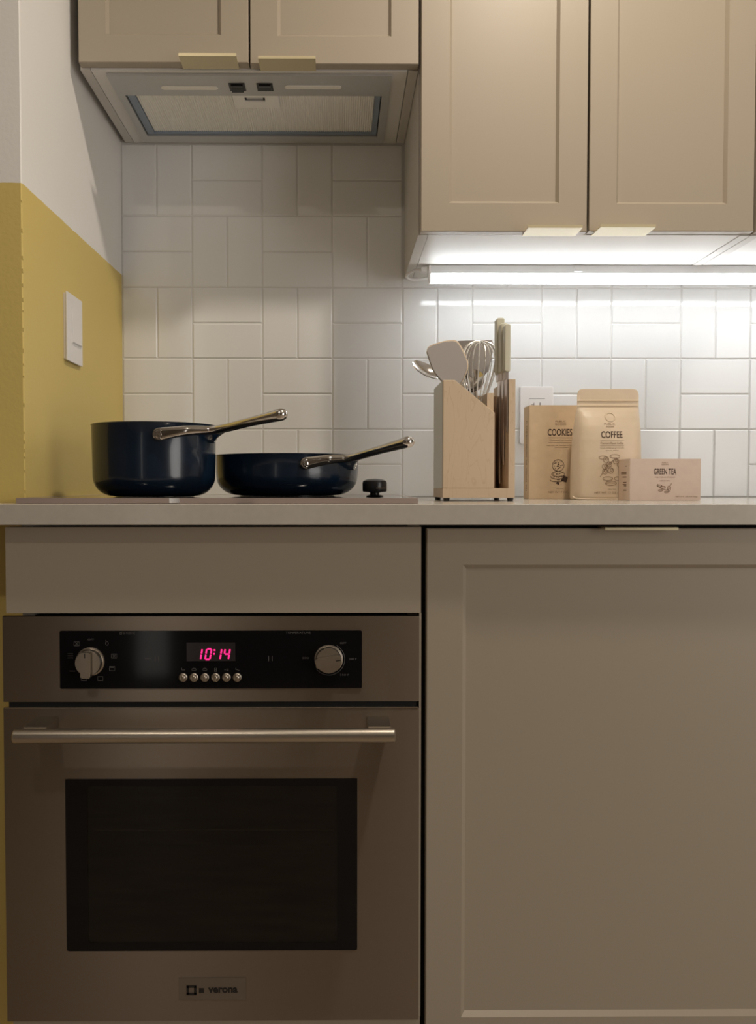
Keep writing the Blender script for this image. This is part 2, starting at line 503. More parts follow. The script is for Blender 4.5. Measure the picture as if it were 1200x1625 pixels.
# ------------------------------------------------------------------ range hood set into the short cabinet
t = thing('range_hood', 'built-in stainless range hood under the short cabinet with ribbed grease filter', 'range hood', (-0.161, -0.16, 1.676))
FX0, FX1, FY0, FY1 = -0.4175, 0.0955, -0.3115, -0.0140
OX0, OX1, OY0, OY1 = -0.4030, 0.0810, -0.2330, -0.0450
zf0, zf1 = 1.6755, 1.6795
bm = boxes((FX0, OX0, FY0, FY1, zf0, zf1), (OX1, FX1, FY0, FY1, zf0, zf1), (OX0, OX1, FY0, OY0, zf0, zf1), (OX0, OX1, OY1, FY1, zf0, zf1))
# inner walls of the opening
for b_ in ((OX0 - 0.001, OX0, OY0, OY1, zf1, 1.70), (OX1, OX1 + 0.001, OY0, OY1, zf1, 1.70), (OX0, OX1, OY0 - 0.001, OY0, zf1, 1.70), (OX0, OX1, OY1, OY1 + 0.001, zf1, 1.70)):
    box(bm, *b_)
fr = obj('frame', bm, M['steelhood'], t)
obj('hood_box', boxes((OX0, OX1, OY0, OY1, 1.700, 1.86)), M['steelhood'], t)
# blue edge of the filter cassette, then the ribbed mesh itself
bm = boxes((OX0 + 0.002, -0.3870, OY0, OY1 - 0.002, 1.6790, 1.690), (0.0695, OX1 - 0.002, OY0, OY1 - 0.002, 1.6790, 1.690),
           (-0.3870, 0.0695, -0.0560, OY1 - 0.002, 1.6790, 1.690))
obj('filter_edge', bm, M['bluefilm'], t, label='blue tinted edge of the filter')
bm = B()
n = 104; xa, xb = -0.3868, 0.0693
prev = None
for i in range(2 * n + 1):
    x = xa + (xb - xa) * i / (2 * n); zz = 1.6815 if i % 2 else 1.6835
    cur = (bm.verts.new((x, OY0 + 0.0005, zz)), bm.verts.new((x, -0.0562, zz)))
    if prev: bm.faces.new((prev[0], prev[1], cur[1], cur[0]))
    prev = cur
fl = obj('filter', bm, M['filter'], t, label='pale ribbed aluminium filter')
bm = B(); hole = (-0.180, -0.141, -0.2205, -0.2035)
box(bm, -0.2020, hole[0], -0.2325, -0.1760, 1.6778, 1.6812); box(bm, hole[1], -0.1165, -0.2325, -0.1760, 1.6778, 1.6812)
box(bm, hole[0], hole[1], -0.2325, hole[2], 1.6778, 1.6812); box(bm, hole[0], hole[1], hole[3], -0.1760, 1.6778, 1.6812)
la = obj('filter_latch', bm, M['filter'], t)
obj('latch_bar', boxes((-0.176, -0.145, -0.2175, -0.2095, 1.6790, 1.6806)), M['steelhood'], la)
obj('latch_slot', boxes((hole[0], hole[1], hole[2], hole[3], 1.6808, 1.6813)), M['gap'], la)
for xa, xb, yc in ((-0.3285, -0.2235, -0.2655), (-0.0999, 0.0048, -0.2695)):
    bm = B(); prism_xy(bm, rrect(xa, xb, yc - 0.0065, yc + 0.0065, 0.006), 1.6738, 1.6756)
    obj('lamp_lens', bm, M['lens'], t, bevel=0.0006, seg=1)
for xa in (-0.2020, -0.1510):
    sw = obj('switch_frame', boxes((xa, xa + 0.0295, -0.2835, -0.2545, 1.6742, 1.6756)), M['black'], t, bevel=0.0006, seg=1)
    bm = B()
    pr = [(-0.2805, 1.6744), (-0.2805, 1.6715), (-0.269, 1.6735), (-0.2575, 1.6700 if xa < -0.18 else 1.6735), (-0.2575, 1.6744)]
    a = [bm.verts.new((xa + 0.004, y, z)) for y, z in pr]; c = [bm.verts.new((xa + 0.0255, y, z)) for y, z in pr]
    bm.faces.new(a); bm.faces.new(c[::-1])
    for i in range(5): bm.faces.new((a[i], c[i], c[(i + 1) % 5], a[(i + 1) % 5]))
    bmesh.ops.recalc_face_normals(bm, faces=bm.faces)
    obj('rocker', bm, M['black'], sw)

# ------------------------------------------------------------------ under-cabinet light
t = thing('led_light_bar', 'glowing white LED light bar under the tall wall cabinets', 'light', (0.79, -0.104, 1.356))
LX0, LX1 = 0.1865, 1.3300
obj('housing', boxes((LX0, LX1, -0.1150, -0.0920, 1.3730, 1.3898), (LX0, LX1, -0.0917, -0.0905, 1.3615, 1.3735)), M['ledbody'], t, bevel=0.0004, seg=1)  # second box: rear lip added to hold the lamp's light off the tiles
bm = B()
pts = [(-0.1158, 1.3728), (-0.1158, 1.3610), (-0.1150, 1.3585), (-0.1130, 1.3568), (-0.0945, 1.3568), (-0.0925, 1.3585), (-0.0918, 1.3610), (-0.0918, 1.3728)]
a = [bm.verts.new((LX0 + 0.002, y, z)) for y, z in pts]; c = [bm.verts.new((LX1 - 0.002, y, z)) for y, z in pts]
bm.faces.new(a); bm.faces.new(c[::-1])
for i in range(len(pts)): bm.faces.new((a[i], c[i], c[(i + 1) % len(pts)], a[(i + 1) % len(pts)]))
bmesh.ops.recalc_face_normals(bm, faces=bm.faces)
obj('diffuser', bm, M['led'], t, label='glowing white diffuser')
obj('end_cap', boxes((LX0 - 0.003, LX0 + 0.0015, -0.1162, -0.0915, 1.3560, 1.3898)), M['whitep'], t, bevel=0.001, seg=1)
for xc in (0.4890, 1.0600):
    obj('clip', boxes((xc - 0.007, xc + 0.007, -0.1178, -0.1150, 1.3780, 1.3899), (xc - 0.0085, xc + 0.0085, -0.1185, -0.1150, 1.3770, 1.3795)), M['ledbody'], t)
obj('plug', boxes((LX0 - 0.0180, LX0 - 0.003, -0.1120, -0.0980, 1.3775, 1.3860)), M['whitep'], t, bevel=0.002)
pth = smooth_path([(LX0 - 0.016, -0.105, 1.3820), (LX0 - 0.028, -0.100, 1.3835), (LX0 - 0.041, -0.088, 1.3800), (LX0 - 0.044, -0.066, 1.3775),
                   (LX0 - 0.030, -0.045, 1.3770), (LX0 - 0.010, -0.035, 1.3800), (LX0 + 0.03, -0.030, 1.3855), (LX0 + 0.12, -0.030, 1.3865)], 56)
obj('power_cord', sweep(B(), pth, [0.0029] * len(pth), 10), M['whitep'], t, smooth=True)

# ------------------------------------------------------------------ worktop
YW = -0.659
bm = B()
prism_xy(bm, [(-0.62, YW), (1.42, YW), (1.42, -0.0005), (-0.4712, -0.0005), (-0.4712, -0.02), (-0.4785, -0.5625), (-0.62, -0.5625)], 0.8845, 0.914)
o = obj('worktop', bm, M['quartz'], bevel=0.0014)
o['label'] = 'long pale stone worktop slab running under the pans and boxes'; o['category'] = 'worktop'

# ------------------------------------------------------------------ base cabinets
YD = -0.635
t = thing('oven_cabinet', 'beige base cabinet housing the oven, with a plain filler panel above it', 'cabinet', (-0.175, -0.31, 0.0))
obj('side_panel', boxes((-0.4650, -0.4480, -0.6140, -0.004, 0.10, 0.8840)), M['carcass_edge'], t)
obj('side_panel', boxes((0.1010, 0.1185, -0.6140, -0.004, 0.10, 0.8840)), M['door'], t)
obj('bottom_panel', boxes((-0.4475, 0.1005, -0.6140, -0.004, 0.10, 0.1175)), M['carcass'], t)
obj('filler_panel', boxes((-0.4810, 0.1190, YD, -0.6145, 0.7560, 0.8805)), M['door'], t, bevel=0.0015)
obj('lower_panel', boxes((-0.4780, 0.1190, YD, -0.6145, 0.1050, 0.1590)), M['door'], t, bevel=0.0015)
obj('side_trim', boxes((0.1165, 0.1195, YD, -0.6145, 0.1595, 0.7555)), M['door'], t)
obj('toe_kick', boxes((-0.4650, 0.1185, -0.560, -0.545, 0.0, 0.0995)), M['door'], t)

t = thing('base_cabinet', 'beige base cabinet with one broad shaker door to the right of the oven', 'cabinet', (0.437, -0.31, 0.0))
obj('side_panel', boxes((0.1290, 0.1465, -0.6135, -0.004, 0.10, 0.8700)), M['gap'], t)  # side coloured near-black as the shade in the gap
obj('side_panel', boxes((0.7280, 0.7455, -0.6135, -0.004, 0.10, 0.8840)), M['carcass_edge'], t)
obj('bottom_panel', boxes((0.1470, 0.7275, -0.6135, -0.004, 0.10, 0.1175)), M['carcass'], t)
obj('gap_shade_strip', boxes((0.1193, 0.1288, -0.6120, -0.590, 0.10, 0.8840)), M['gap'], t, label='black strip painted as the shade in the gap beside the oven cabinet')  # solid black strip in place of the gap's own shade
obj('top_rail', boxes((0.1290, 0.7455, -0.6138, -0.590, 0.8705, 0.8842)), M['gap'], t, label='black strip painted as the shade between door and worktop')  # rail blackened to paint in the shade under the worktop
d = shaker('door', 0.1270, 0.7455, 0.1050, 0.8785, YD, t, rail=0.0525, rec=0.0075, ch=0.006)
bm = boxes((0.3800, 0.4850, -0.6510, -0.6150, 0.8790, 0.8806), (0.3800, 0.4850, -0.6526, -0.6510, 0.8768, 0.8806))
obj('handle', bm, M['brass'], d)
obj('toe_kick', boxes((0.1290, 0.7455, -0.560, -0.545, 0.0, 0.0995)), M['door'], t)

# ------------------------------------------------------------------ wall oven
t = thing('wall_oven', 'stainless steel built-in oven with black control strip and long bar handle', 'oven', (-0.184, -0.64, 0.159))
YO = -0.6440
IX0, IX1, IZ0, IZ1 = -0.3640, -0.0030, 0.2760, 0.5060
obj('oven_body', boxes((-0.4440, 0.0990, -0.6145, -0.12, 0.5600, 0.7500), (-0.4440, 0.0990, -0.6145, -0.12, 0.1640, 0.2200), (-0.4440, -0.4000, -0.6145, -0.12, 0.2200, 0.5600),
    (0.0400, 0.0990, -0.6145, -0.12, 0.2200, 0.5600), (-0.4000, 0.0400, -0.180, -0.12, 0.2200, 0.5600)), M['cavity'], t)
cp = obj('control_panel', boxes((-0.4830, 0.1155, YO, -0.6360, 0.6290, 0.7525)), M['steel'], t, bevel=0.0012, label='brushed steel control panel')
obj('vent_gap', boxes((-0.4770, 0.1120, YO + 0.005, -0.6360, 0.6205, 0.6288)), M['gap'], t, label='black painted shade in the vent slot above the door')  # black box painting the shade between control panel and door
YG = YO - 0.0015
bm = B(); prism_xz(bm, rrect(-0.4010, 0.0330, 0.6485, 0.7320, 0.002), YG, YO + 0.001)
pg = obj('panel_glass', bm, M['blackglass'], cp, label='black glass strip with print')
YP = YG - 0.0003
ds = obj('display', boxes((-0.2190, -0.1490, YP, YG + 0.0005, 0.6880, 0.7150)), M['display'], cp, label='dark clock window reading 10:14')
# seven-segment digits 10:14, leaning to the right
SEG = dict(a=((0, 2), (1, 2)), b=((1, 1), (1, 2)), c=((1, 0), (1, 1)), d=((0, 0), (1, 0)), e=((0, 0), (0, 1)), f=((0, 1), (0, 2)), g=((0, 1), (1, 1)))
def seg_digits(spec, z0, h, wd):
    st = []
    for x0, segs in spec:
        for s in segs:
            (ax, az), (bx, bz) = SEG[s]
            k = 0.10
            pts = []
            for u in (k, 1 - k):
                px, pz = ax + (bx - ax) * u, az + (bz - az) * u
                z = z0 + pz / 2 * h
                pts.append((x0 + px * wd + (z - z0) * 0.17, z))
            st.append(pts)
    return st
strokes = seg_digits([(-0.2060, 'bc'), (-0.1925, 'abcdef'), (-0.1780, 'bc'), (-0.1660, 'bcfg')], 0.6905, 0.0155, 0.0070)
bm = ribbons(B(), strokes, 0.0023, on_front(YP - 0.0003))
for dz in (0.0135, 0.0082):
    ribbons(bm, [[(-0.1822 + dz * 0.17, 0.6905 + dz), (-0.1797 + dz * 0.17, 0.6905 + dz)]], 0.0024, on_front(YP - 0.0003))
obj('clock_digits', bm, M['digits'], cp, label='glowing magenta clock digits 10:14')
# print on the black glass
F = on_front(YP)
def sq(x, z, s=0.0075, h=0.006): return [(x - s / 2, z - h / 2), (x + s / 2, z - h / 2), (x + s / 2, z + h / 2), (x - s / 2, z + h / 2), (x - s / 2, z - h / 2)]
ic = []
kx, kz = -0.3575, 0.6880
for x, z, kind in ((-0.3765, 0.7135, 'f'), (-0.3330, 0.7140, 'l'), (-0.3855, 0.6960, 'e'), (-0.3230, 0.6955, 'f'), (-0.3260, 0.6775, 't'),
                   (-0.3830, 0.6770, 'b'), (-0.3665, 0.6630, 'd'), (-0.3430, 0.6630, 'o')):
    if kind == 'l': ic += [ell(x, z, 0.002, 0.0028, n=10), [(x - 0.001, z + 0.0028), (x - 0.002, z + 0.0045)]]
    elif kind == 'e': ic += [[(x - 0.004, z + 0.003), (x + 0.004, z + 0.003)], [(x - 0.004, z), (x + 0.004, z)], [(x - 0.004, z - 0.003), (x + 0.004, z - 0.003)]]
    elif kind == 'b': ic += [[(x - 0.004, z - 0.003), (x + 0.004, z - 0.003)]]
    elif kind == 'd': ic += [sq(x, z), [(x - 0.002, z), (x + 0.002, z)]]
    elif kind == 'o': ic += [sq(x, z)]
    elif kind == 't': ic += [sq(x, z), [(x - 0.003, z + 0.0015), (x + 0.003, z + 0.0015)]]
    else: ic += [sq(x, z), [(x - 0.002, z - 0.002), (x + 0.002, z + 0.002)], [(x - 0.002, z + 0.002), (x + 0.002, z - 0.002)]]
# little symbols above the push buttons
for i in range(6):
    x = -0.224 + 0.01555 * i; z = 0.6755
    if i == 0: ic += [[(x - 0.002, z), (x + 0.003, z)], [(x - 0.002, z), (x - 0.002, z + 0.003)]]
    elif i in (1, 2): ic += [[(x - 0.003, z - 0.001), (x + 0.003, z - 0.001)], ell(x, z, 0.003, 0.0025, 0, 180, 8)]
    elif i == 3: ic += [sq(x, z, 0.003, 0.005), [(x - 0.0015, z), (x + 0.0015, z)]]
    elif i == 4: ic += [[(x - 0.003, z), (x - 0.001, z)], [(x, z + 0.001), (x + 0.003, z + 0.001)], [(x, z - 0.001), (x + 0.003, z - 0.001)]]
    else: ic += [[(x - 0.003, z + 0.001), (x + 0.003, z - 0.001)], [(x - 0.002, z), (x - 0.002, z + 0.003)]]
for x in (-0.2640, -0.2590): ic.append([(x, 0.6880), (x, 0.6955)])
ic.append([(-0.2790, 0.6917), (-0.2700, 0.6917)])
for x in (-0.1010, -0.0960): ic.append([(x, 0.6880), (x, 0.6955)])
ic.append(ell(-0.0145, 0.6905, 0.0228, 0.0228, -140, 60, 30))
ic.append(sq(-0.3130, 0.7285, 0.003, 0.0025))
bm = ribbons(B(), ic, 0.0007, F)
bm = join(bm, text_bm('OFF', -0.3560, 0.7195, 0.0026, 0.009, F), text_bm('BI-THERMIC', -0.3010, 0.7285, 0.0027, 0.017, F),
          text_bm('TEMPERATURE', -0.0585, 0.7290, 0.0032, 0.036, F), text_bm('OFF', 0.0060, 0.7140, 0.0026, 0.009, F),
          text_bm('200 F', 0.0200, 0.6910, 0.0026, 0.011, F), text_bm('350 F', 0.0080, 0.6680, 0.0026, 0.013, F), text_bm('500', -0.0480, 0.6925, 0.0026, 0.009, F))
obj('panel_print', bm, M['icon'], cp, label='dim grey symbols and lettering')
for i in range(6):
    x = -0.224 + 0.01555 * i; z = 0.6647
    bm = lathe(B(), [(0.0062, 0), (0.0062, 0.0022), (0.0050, 0.0032), (0.0044, 0.0020), (0.0034, 0.0020), (0.0020, 0.0034), (0, 0.0038)], (x, YG, z), '-y', 20)
    obj('push_button', bm, M['steel2'], cp, smooth=True)
for kx, kz, rot, nm in ((-0.3570, 0.6880, 0, 'a'), (-0.0147, 0.6910, -80, 'b')):
    c = (kx, YG, kz); R = 0.0187
    k = obj('knob', lathe(B(), [(0, 0), (0.0205, 0), (0.0205, 0.0015), (R, 0.002), (R * 0.985, 0.0125), (R * 0.95, 0.0140), (0, 0.0140)], c, '-y', 40), M['steel2'], cp, smooth=True)
    bm = boxes((-0.0070, 0.0070, -0.0240, -0.0135, -0.0185, 0.0180))
    bmesh.ops.bevel(bm, geom=[e for e in bm.edges], offset=0.0015, segments=2, affect='EDGES')
    mtx = Matrix.Translation((kx - (0.001 if nm == 'a' else 0), YG, kz - 0.0015)) @ Matrix.Rotation(math.radians(-rot), 4, 'Y')
    if nm == 'b': mtx = Matrix.Translation((kx, YG, kz)) @ Matrix.Rotation(math.radians(80), 4, 'Y')
    bmesh.ops.transform(bm, matrix=mtx, verts=bm.verts)
    obj('grip', bm, M['steel2'], k)
    bm = boxes((-0.0007, 0.0007, -0.0242, -0.0235, 0.0105, 0.0172)); bmesh.ops.transform(bm, matrix=mtx, verts=bm.verts)
    obj('pointer', bm, M['black'], k, label='black pointer line')
# oven door with window
DX0, DX1, DZ0, DZ1 = -0.4832, 0.1160, 0.1600, 0.6200
WX0, WX1, WZ0, WZ1 = -0.3955, 0.0265, 0.2645, 0.5165
bm = boxes((DX0, WX0, YO, -0.6360, DZ0, DZ1), (WX1, DX1, YO, -0.6360, DZ0, DZ1), (WX0, WX1, YO, -0.6360, WZ1, DZ1), (WX0, WX1, YO, -0.6360, DZ0, WZ0))
bmesh.ops.remove_doubles(bm, verts=bm.verts, dist=1e-6)
dr = obj('oven_door', bm, M['steel'], t, label='brushed steel door')
for nm_, bx in (('edge_strip', (DX0 + 0.002, DX1 - 0.002, YO - 0.0006, -0.6380, DZ1, DZ1 + 0.0010)),):
    obj(nm_, boxes(bx), M['steel2'], dr)
# black printed border of the glass and the smoked clear middle
outer = rrect(WX0, WX1, WZ0, WZ1, 0.004)
inner = rrect(IX0, IX1, IZ0, IZ1, 0.003)
bm2 = B()
ro, ri, ro2, ri2 = [[bm2.verts.new((x, y, z)) for x, z in P_] for P_, y in ((outer, YO - 0.0008), (inner, YO - 0.0008), (outer, YO + 0.003), (inner, YO + 0.003))]
for i in range(len(outer)):
    j = (i + 1) % len(outer)
    for A, C in ((ro, ri), (ri, ri2), (ri2, ro2), (ro2, ro)):
        bm2.faces.new((A[i], A[j], C[j], C[i]))
bmesh.ops.recalc_face_normals(bm2, faces=bm2.faces)
obj('window_border', bm2, M['blackglass'], dr, label='black border of the oven window')
obj('window_pane', boxes((IX0, IX1, YO - 0.0006, YO + 0.002, IZ0, IZ1)), M['window'], dr, label='smoked glass pane')
bm = B(); cyl(bm, (-0.3600, -0.6260, 0.4345), 0.0014, 0.353, 'x', 10)
obj('rack_bar', bm, M['steel2'], t, smooth=True, label='thin rack bar behind the glass')
# bar handle on two posts
hb = obj('handle', cyl(B(), (-0.4470, -0.7000, 0.5960), 0.0100, 0.5245, 'x', 32, 0.0015), M['steel2'], dr, smooth=True)
for xc in (-0.4195, 0.0560):
    bm = boxes((xc - 0.0155, xc + 0.0155, -0.6960, YO, 0.5930, 0.6075))
    obj('handle_post', bm, M['steel2'], hb, bevel=0.002)
# badge
bp_ = obj('badge', boxes((-0.2335, -0.1355, YO - 0.0012, YO + 0.0005, 0.1915, 0.2240)), M['plate'], dr, bevel=0.0006, seg=1, label='satin maker badge with square emblem')
FB = on_front(YO - 0.0015)
bm = ribbons(B(), [[(-0.2220, 0.2115), (-0.2075, 0.2115)], [(-0.2220, 0.2005), (-0.2075, 0.2005)], [(-0.2202, 0.2000), (-0.2202, 0.2120)], [(-0.2093, 0.2000), (-0.2093, 0.2120)]], 0.0036, FB)
ribbons(bm, [[(-0.2040, 0.2055), (-0.1965, 0.2055)]], 0.0070, FB)
bm = join(bm, text_bm('verona', -0.1692, 0.2060, 0.0082, 0.0430, FB, bold=0.04))
obj('badge_print', bm, M['black'], bp_, label='black square emblem and lettering')

# ------------------------------------------------------------------ cooktop
t = thing('cooktop', 'black glass cooktop with thin steel edge and one black knob under the pans', 'cooktop', (-0.178, -0.37, 0.914))
CX0, CX1, CY0, CY1 = -0.4722, 0.1160, -0.6160, -0.1300
bm = boxes((CX0, CX1, CY0, CY0 + 0.006, 0.9143, 0.9222), (CX0, CX1, CY1 - 0.006, CY1, 0.9143, 0.9222),
           (CX0, CX0 + 0.006, CY0 + 0.006, CY1 - 0.006, 0.9143, 0.9222), (CX1 - 0.006, CX1, CY0 + 0.006, CY1 - 0.006, 0.9143, 0.9222))
obj('trim', bm, M['cooktrim'], t)
obj('edge_logo', boxes((-0.3300, -0.2420, CY0 - 0.0008, CY0 + 0.002, 0.9150, 0.9218)), M['cooktrim'], t, bevel=0.0008, seg=1)  # logo bits on the front edge of the trim
obj('edge_logo', boxes((-0.2480, -0.2330, CY0 - 0.0014, CY0 + 0.002, 0.9150, 0.9218)), M['polish'], t, bevel=0.001, seg=1)
obj('glass_top', boxes((CX0 + 0.006, CX1 - 0.006, CY0 + 0.006, CY1 - 0.006, 0.9145, 0.9220)), M['cooktop'], t)
kc = (0.0598, -0.440, 0.9221)
bm = lathe(B(), [(0, 0), (0.0135, 0), (0.0150, 0.0012), (0.0080, 0.0030), (0.0075, 0.0060), (0.0098, 0.0068), (0.0195, 0.0080), (0.0203, 0.0095),
                 (0.0203, 0.0230), (0.0190, 0.0262), (0.0120, 0.0288), (0, 0.0298)], kc, 'z', 40)
kb = obj('control_knob', bm, M['black'], t, smooth=True)
obj('pointer', boxes((kc[0] + 0.002, kc[0] + 0.018, kc[1] - 0.0208, kc[1] - 0.0185, 0.9352, 0.9370)), M['polish'], kb, label='chrome pointer strip')

# ------------------------------------------------------------------ pans
def pan(name, label, cat, c, r, h, rb, rc, az, p1, p2, tip_d, zr, zt, zg):
    """c: centre of the base on the glass; az etc. in degrees from the front towards the right"""
    t = thing(name, label, cat, (c[0], c[1], zg))
    prof = [(0, 0.0012), (rb - 0.01, 0.0012), (rb, 0), (rb + 0.004, 0.0008)]
    for i in range(0, 9):
        a = math.radians(90 * i / 8)
        prof.append((rb + 0.004 + (r * 0.985 - rb - 0.004) * math.sin(a), 0.001 + rc * (1 - math.cos(a))))
    prof += [(r * 0.992, h * 0.6), (r, h - 0.002), (r + 0.0012, h)]
    prof += [(r - 0.0012, h + 0.0006)]
    obj('pan_body', lathe(B(), prof, (c[0], c[1], zg), 'z', 72), M['navy'], t, smooth=True, label='glossy navy enamel outside')
    inn = [(r - 0.0012, h + 0.0006), (r - 0.003, h - 0.001), (r - 0.004, h * 0.6), (r * 0.96, rc * 0.9), (rb, 0.006), (0, 0.005)]
    obj('pan_inside', lathe(B(), inn, (c[0], c[1], zg), 'z', 72), M['navyin'], t, smooth=True)
    def pol(deg, d, z): a = math.radians(deg); return Vector((c[0] + d * math.sin(a), c[1] - d * math.cos(a), z))
    bm = B()
    P1, P2 = pol(p1, r + 0.0045, zr), pol(p2, r + 0.0045, zr)
    T = pol(az, tip_d, zt)
    Jn = pol(az, r + 0.052, zr + (zt - zr) * 0.30)
    ctrl = [tuple(P1) + (0.0030, 0.0098), tuple(P1.lerp(Jn, 0.45) + Vector((0.004, -0.004, 0.002))) + (0.0062, 0.0078),
            tuple(Jn) + (0.0095, 0.0066), tuple(Jn.lerp(T, 0.5)) + (0.0095, 0.0068), tuple(Jn.lerp(T, 0.93)) + (0.0105, 0.0088)]
    q = smooth_path(ctrl, 40)
    sweep(bm, [p[:3] for p in q], [(p[3], p[4]) for p in q], 18)
    ctrl = [tuple(P2) + (0.0030, 0.0092), tuple(P2.lerp(Jn, 0.5) + Vector((0.002, 0.002, 0.0))) + (0.0056, 0.0072), tuple(Jn.lerp(T, 0.12)) + (0.0075, 0.0058)]
    q = smooth_path(ctrl, 20)
    sweep(bm, [p[:3] for p in q], [(p[3], p[4]) for p in q], 18)
    # rounded end of the bar
    d = (T - Jn).normalized(); e0 = Jn.lerp(T, 0.93)
    L_ = (T - e0).length
    pts, rad = [], []
    for i in range(9):
        a = math.radians(90 * i / 8)
        pts.append(e0 + d * (L_ * math.sin(a))); s = max(0.04, math.cos(a)); rad.append((0.0105 * s, 0.0088 * s))
    sweep(bm, pts, rad, 18)
    # rounded pads at the rivets
    for P, deg in ((P1, p1), (P2, p2)):
        a = math.radians(deg); nrm = Vector((math.sin(a), -math.cos(a), 0))
        b2 = lathe(B(), [(0, -0.006), (0.0098, -0.006), (0.0098, 0.0015), (0.0085, 0.0028), (0, 0.0032)], (0, 0, 0), 'z', 28)
        mt = Matrix.Translation(P) @ nrm.to_track_quat('Z', 'Y').to_matrix().to_4x4()
        bmesh.ops.transform(b2, matrix=mt, verts=b2.verts)
        bm = join(bm, b2)
    hd = obj('handle', bm, M['polish'], t, smooth=True, label='polished steel forked handle')
    for P, deg in ((P1, p1), (P2, p2)):
        a = math.radians(deg); nrm = Vector((math.sin(a), -math.cos(a), 0))
        b2 = lathe(B(), [(0.0066, 0.0026), (0.0066, 0.0040), (0.0058, 0.0046), (0.0052, 0.0040), (0.0040, 0.0040), (0.0030, 0.0052), (0, 0.0056)], (0, 0, 0), 'z', 24)
        mt = Matrix.Translation(P) @ nrm.to_track_quat('Z', 'Y').to_matrix().to_4x4()
        bmesh.ops.transform(b2, matrix=mt, verts=b2.verts)
        obj('rivet', b2, M['polish'], hd, smooth=True)
    return t
pan('saucepan', 'tall navy blue saucepan with steel handle at the left of the cooktop', 'pan', (-0.3030, -0.460, 0), 0.1000, 0.1160, 0.062, 0.032,
    50, 16, 74, 0.297, 1.0185, 1.0425, 0.9223)
pan('saute_pan', 'low wide navy blue saute pan with steel handle behind the saucepan', 'pan', (-0.0920, -0.345, 0), 0.1270, 0.0710, 0.082, 0.032,
    39, 17, 62, 0.320, 0.9765, 1.0070, 0.9223)

# ------------------------------------------------------------------ utensil block
t = thing('utensil_holder', 'pale maple utensil and knife block with a sloping front board', 'utensil holder', (0.2375, -0.35, 0.914))
HY0, HY1, HZ0, HZ1 = -0.420, -0.280, 0.9195, 1.1190
obj('front_board', prism_xz(B(), [(0.1765, 0.9357), (0.2640, 0.9357), (0.2640, 1.0635), (0.1960, 1.1188), (0.1765, 1.1188)], HY0, HY0 + 0.011), M['maple'], t, bevel=0.0006, seg=1)
obj('side_board', boxes((0.1765, 0.1865, HY0 + 0.0112, HY1, 0.9357, HZ1)), M['greyside'], t, bevel=0.0006, seg=1, label='pale grey left side')
obj('base_board', boxes((0.1765, 0.2988, HY0, HY1, HZ0, 0.9355)), M['maple'], t, bevel=0.0006, seg=1)
obj('end_board', boxes((0.2878, 0.2988, HY0, HY1, 0.9357, HZ1 + 0.001)), M['maple'], t, bevel=0.0006, seg=1)
obj('back_board', boxes((0.1867, 0.2876, HY1 - 0.010, HY1, 0.9357, 1.1060)), M['maple'], t)
obj('divider', boxes((0.2530, 0.2640, HY0 + 0.0112, HY1 - 0.0102, 0.9357, 1.0980)), M['maple'], t)
obj('slot_divider', boxes((0.2642, 0.2795, -0.350, HY1 - 0.0102, 0.9357, 1.0980)), M['mapledark'], t)
for x, y in ((0.1835, -0.413), (0.2925, -0.413), (0.1835, -0.287), (0.2925, -0.287)):
    obj('foot', lathe(B(), [(0, 0), (0.0048, 0), (0.0058, 0.0055), (0, 0.0055)], (x, y, 0.9141), 'z', 16), M['black'], t)

# knives stand edge-on in the slots
def knife(label, xc, ztop, zneck, ztip, yc, hw):
    k = thing('kitchen_knife', label, 'knife', (xc, yc, ztip), 'cream handled knives in the block')
    bm = B()
    prism_xz(bm, rrect(xc - hw, xc + hw, zneck, ztop, 0.004), yc - 0.012, yc + 0.011)
    obj('handle', bm, M['cream'], k, bevel=0.002, label='cream handle')
    obj('bolster', boxes((xc - min(hw * 0.8, 0.0038), xc + min(hw * 0.8, 0.0016), yc - 0.011, yc + 0.010, zneck - 0.012, zneck)), M['blade'], k, bevel=0.001)
    bm = B()
    pr = [(yc - 0.011, zneck - 0.012), (yc + 0.011, zneck - 0.012), (yc + 0.011, ztip + 0.05), (yc + 0.004, ztip + 0.018), (yc - 0.010, ztip)]
    a = [bm.verts.new((xc - 0.0010, y, z)) for y, z in pr]; c = [bm.verts.new((xc + 0.0010, y, z)) for y, z in pr]
    bm.faces.new(a); bm.faces.new(c[::-1])
    for i in range(5): bm.faces.new((a[i], c[i], c[(i + 1) % 5], a[(i + 1) % 5]))
    bmesh.ops.recalc_face_normals(bm, faces=bm.faces)
    obj('blade', bm, M['blade'], k)
knife('tallest cream handled knife, the left one of three in the block', 0.2835, 1.2340, 1.1360, 0.9440, -0.355, 0.0072)
knife('middle cream handled knife of the three in the block', 0.2850, 1.2200, 1.1350, 0.9760, -0.381, 0.0062)
knife('shortest cream handled knife, the right one of three in the block', 0.2860, 1.2140, 1.1330, 1.0300, -0.406, 0.0050)

